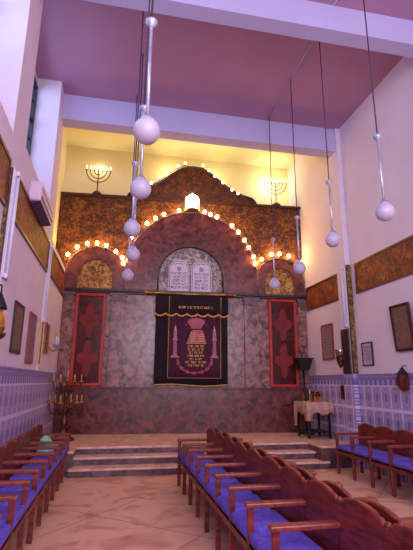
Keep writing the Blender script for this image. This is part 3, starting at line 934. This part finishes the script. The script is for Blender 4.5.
# ------------------------------------------------------------------ rows of joined seats
def seat_row(label, xf, facing, ys, leg_bottom=0.0, depth=.48):
    """xf: x of the front edge of the arms; facing -1 looks towards -x, +1 towards +x; ys: positions of the arm frames"""
    f = facing
    ymid = ys[0]
    t = thing('joined_seat_row', label, 'row of seats', (xf - f * depth * .5, ymid, 0), 0)
    def X(d): return depth * .5 * f - f * d * (depth / .475)       # d metres behind the front edge, local x
    def bx(mb, d0, d1, y0, y1, z0, z1):
        a, b = sorted((X(d0), X(d1)))
        return mb.box(a, y0 - ymid, z0, b, y1 - ymid, z1)
    y0, y1 = min(ys), max(ys)
    bx(MB(), .02, .05, y0, y1, .33, .41).build('front_rail', M['wood'], t, bevel=.004)
    bx(MB(), .42, .45, y0, y1, .33, .40).build('rear_rail', M['wood'], t, bevel=.004)
    W = .042
    for y in ys:
        bx(MB(), .0, .47, y - .038, y + .038, .632, .668).build('armrest', M['wood_v'], t, bevel=.010)
        bx(MB(), .015, .06, y - W / 2, y + W / 2, 0, .637).build('front_leg', M['wood'], t, bevel=.005)
        lg = MB()
        a = X(.43); b = X(.475)
        a2 = X(.445); b2 = X(.485)
        yy0, yy1 = y - .02 - ymid, y + .02 - ymid
        lg.hexa([(a, yy0, 0), (b, yy0, 0), (b, yy1, 0), (a, yy1, 0), (a2, yy0, .785), (b2, yy0, .785), (b2, yy1, .785), (a2, yy1, .785)])
        lg.build('back_post', M['wood'], t, bevel=.006)
        MB().ball((X(.465), y - ymid, .787), .023, 10).build('post_cap', M['wood'], t)
    ysn = sorted(ys)
    for a, b in zip(ysn, ysn[1:]):
        bx(MB(), .01, .385, a + .04, b - .04, .41, .485).build('seat_cushion', M['seat'], t, bevel=.025, seg=3, smooth=True)
        bx(MB(), .02, .42, a + .022, b - .022, .385, .405).build('seat_board', M['fr_dark'], t)
        # backrest: curved top panel, leaning slightly
        n = 12
        pts = [(a + .022 - ymid, .40), (b - .022 - ymid, .40)]
        for i in range(n + 1):
            u = i / n
            yy = (b - .022) + ((a + .022) - (b - .022)) * u - ymid
            pts.append((yy, .772 + (.058 * math.sin(PI * (.10 + .80 * u)) if 0 < i < n else 0)))
        mb = MB()
        mb.xprism(pts, X(.425), X(.455))
        for v in mb.bm.verts: v.co.x += -f * .025 * (v.co.z - .4) / .4
        mb.build('backrest', M['wood'], t, bevel=.005)
        mb = MB().tube([(X(.44) - f * .025 * (p[1] - .4) / .4, p[0], p[1]) for p in pts[2:]], .017, 8)
        mb.build('top_rail', M['wood_v'], t)
    return t
ysm = [1.26 + .52 * i for i in range(12)]
seat_row('row of joined wooden armchairs in the middle, blue seats facing the left aisle', .985, -1, ysm, depth=.50)
seat_row('row of joined wooden armchairs backing onto the middle row, facing the right wall', 2.02, 1, [1.22 + .52 * i for i in range(12)], depth=.475)
seat_row('row of joined wooden armchairs with blue seats along the left wall', -.69, 1, [3.34 + .52 * i for i in range(10)], depth=.5)
seat_row('row of joined wooden armchairs with blue seats along the right wall', 3.84, -1, [4.3 + .515 * i for i in range(7)], depth=.5)

# green bag on the left seats
t = MB()
t.lathe([(.0, 0), (.12, .0), (.15, .05), (.12, .13), (.08, .18), (.03, .24), (.0, .25)], n=14)
rr = random.Random(4)
for v in t.bm.verts: v.co += Vector((rr.uniform(-.02, .02), rr.uniform(-.02, .02), rr.uniform(-.008, .012) if v.co.z > .02 else 0))
o = t.build('plastic_bag', M['bag'], smooth=True)
o.location = (-.98, 7.25, .476)
tag(o, 'crumpled pale green plastic bag lying on a left wall seat', 'bag')

# ------------------------------------------------------------------ table with cloth and things on it
tx, ty, tz = 4.25, 9.08, .39
t = thing('side_table', 'dark wooden side table under a beige cloth on the platform', 'table', (tx, ty, tz))
MB().box(-.28, -.30, .69, .28, .30, .72).build('tabletop', M['iron'], t, bevel=.005)
for sx in (-1, 1):
    for sy in (-1, 1):
        MB().box(sx * .24 - .02, sy * .25 - .02, 0, sx * .24 + .02, sy * .25 + .02, .69).build('leg', M['iron'], t)
MB().box(-.24, -.24, .60, .24, -.22, .69).box(-.24, .22, .60, .24, .24, .69).box(-.25, -.24, .60, -.23, .24, .69).box(.23, -.24, .60, .25, .24, .69).build('apron', M['iron'], t)
MB().box(-.24, -.24, .12, .24, .24, .14).build('lower_shelf', M['iron'], t)
mb = MB()
n = 72
top, mid_, bot = [], [], []
def rect(u, wx, wy):
    u = (u % 1) * 4
    k = int(u); v = u - k
    c = [(-1, -1), (1, -1), (1, 1), (-1, 1), (-1, -1)]
    return Vector(((c[k][0] * (1 - v) + c[k + 1][0] * v) * wx, (c[k][1] * (1 - v) + c[k + 1][1] * v) * wy, 0))
for i in range(n):
    u = i / n
    p = rect(u, .30, .325)
    top.append(mb.bm.verts.new(p + Vector((0, 0, .737))))
    rip = .012 * math.sin(i * 1.05)
    q = rect(u, .305 + rip, .335 + rip)
    mid_.append(mb.bm.verts.new(q + Vector((0, 0, .71))))
    lng = .22 + .03 * math.sin(i * .7)
    cu_ = (u * 4) % 1
    if abs(u - 0) < .05 or u > .95: lng = .36
    if .72 < u < .80: lng = .5
    q = rect(u, .31 + .8 * rip, .35 + 2 * rip)
    bot.append(mb.bm.verts.new(q + Vector((0, 0, .72 - lng))))
for A_, B_ in ((top, mid_), (mid_, bot)):
    for i in range(n):
        f = mb.bm.faces.new((A_[i], A_[(i + 1) % n], B_[(i + 1) % n], B_[i])); f.smooth = True
mb.bm.faces.new(top)
o = mb.build('tablecloth', M['cloth'])
md = o.modifiers.new('thick', 'SOLIDIFY'); md.thickness = .004
o.location = (tx, ty, tz)
tag(o, 'beige lace cloth draped over the side table, one corner hanging low', 'tablecloth')
ztop = tz + .742
t = thing('brass_candlestick', 'small brass candlestick on the cloth-covered table', 'candlestick', (4.17, 9.05, ztop))
MB().lathe([(.05, 0), (.045, .01), (.012, .03), (.02, .07), (.01, .10), (.02, .15), (.022, .18)], n=14).build('stem', M['brass'], t)
MB().lathe([(.012, .18), (.012, .25), (0, .26)], n=10).build('candle', M['candle'], t)
t = thing('charity_box', 'brass box with a raised lid on the cloth-covered table', 'box', (4.36, 9.08, ztop))
MB().box(-.10, -.06, 0, .10, .06, .10).build('box', M['brass'], t, bevel=.006)
MB().hexa([(-.10, .05, .10), (.10, .05, .10), (.10, .06, .10), (-.10, .06, .10), (-.10, .09, .21), (.10, .09, .21), (.10, .10, .21), (-.10, .10, .21)]).build('lid', M['bronze'], t)
MB().tube([(-.08, -.02, .10), (-.05, -.02, .20), (.03, -.02, .22), (.08, -.02, .10)], .008, 6).build('handle', M['brass'], t)
t = thing('spice_holder', 'tiny brass holder beside the candlestick on the table', 'ornament', (4.05, 9.12, ztop))
MB().lathe([(.03, 0), (.01, .02), (.01, .05), (.03, .07), (.03, .11), (.0, .16)], n=12).build('body', M['brass'], t)
MB().ball((0, 0, .165), .010, 8).build('finial', M['brass'], t)

# torch stand behind the table
t = thing('iron_candle_stand', 'black iron stand with a box-shaped candle tray in front of the right red panel', 'candle stand', (4.36, 9.68, .39))
MB().lathe([(.16, 0), (.16, .02), (.05, .05), (.025, .07)], n=16).build('base', M['iron'], t)
MB().tube([(0, 0, .05), (-.03, 0, 1.45)], .025, 10).build('pole', M['iron'], t)
MB().hexa([(-.13, -.10, 1.43), (.09, -.10, 1.43), (.09, .10, 1.43), (-.13, .10, 1.43), (-.20, -.14, 1.68), (.16, -.14, 1.68), (.16, .14, 1.68), (-.20, .14, 1.68)]).build('tray', M['iron'], t)
MB().box(-.22, -.15, 1.68, .18, .15, 1.70).build('rim', M['iron'], t)
for i in range(3):
    MB().lathe([(.016, 1.70), (.016, 1.77), (.0, 1.79)], (-.13 + .11 * i, -.05, 0), 8).build('candle_end', M['paper'], t)

# bronze candelabrum at the left
t = thing('bronze_candelabrum', 'large ornate bronze candelabrum with two tiers of candles left of the steps', 'candelabrum', (-.95, 9.3, .39))
MB().lathe([(.22, 0), (.22, .05), (.16, .07), (.15, .11), (.07, .15), (.05, .22)], n=6, smooth=False).build('base', M['bronze'], t)
MB().lathe([(.04, .2), (.07, .28), (.08, .36), (.04, .44), (.03, .50), (.05, .56), (.03, .62), (.025, .78), (.05, .84), (.025, .90), (.022, 1.10), (.03, 1.14)], n=14).build('stem', M['bronze'], t)
def tier(z, R, n, off, drop):
    for i in range(n):
        a = 2 * PI * i / n + off
        c, s = math.cos(a), math.sin(a)
        pts = []
        for k in range(11):
            u = k / 10
            r = R * (math.sin(u * PI / 2))
            zz = z - drop * math.sin(u * PI) - .02 * (1 - u)
            pts.append((r * c, r * s, zz + .02 * u))
        arm = MB().tube(pts, .013, 8).build('arm', M['bronze'], t)
        MB().lathe([(.012, 0), (.055, .015), (.06, .03), (.02, .03), (.022, .07)], (R * c, R * s, z + .01), 12).build('drip_cup', M['brass'], arm)
        MB().lathe([(.012, .07), (.012, .15), (.002, .17)], (R * c, R * s, z + .01), 8).build('candle', M['candle'], arm)
tier(.69, .31, 6, .3, .19)
tier(1.09, .27, 6, .1, .17)
MB().lathe([(.03, 1.12), (.06, 1.15), (.02, 1.17), (.022, 1.22)], n=12).build('top_cup', M['brass'], t)
MB().lathe([(.014, 1.22), (.014, 1.33), (0, 1.35)], n=8).build('top_candle', M['candle'], t)
sc = MB()
for sg in (-1, 1):
    sc.tube([(sg * .05, -.02, .2), (sg * .16, -.04, .27), (sg * .15, -.04, .42), (sg * .05, -.03, .50), (sg * .10, -.03, .60), (sg * .17, -.04, .58)], .022, 8)
sc.build('scroll_ornament', M['bronze'], t)
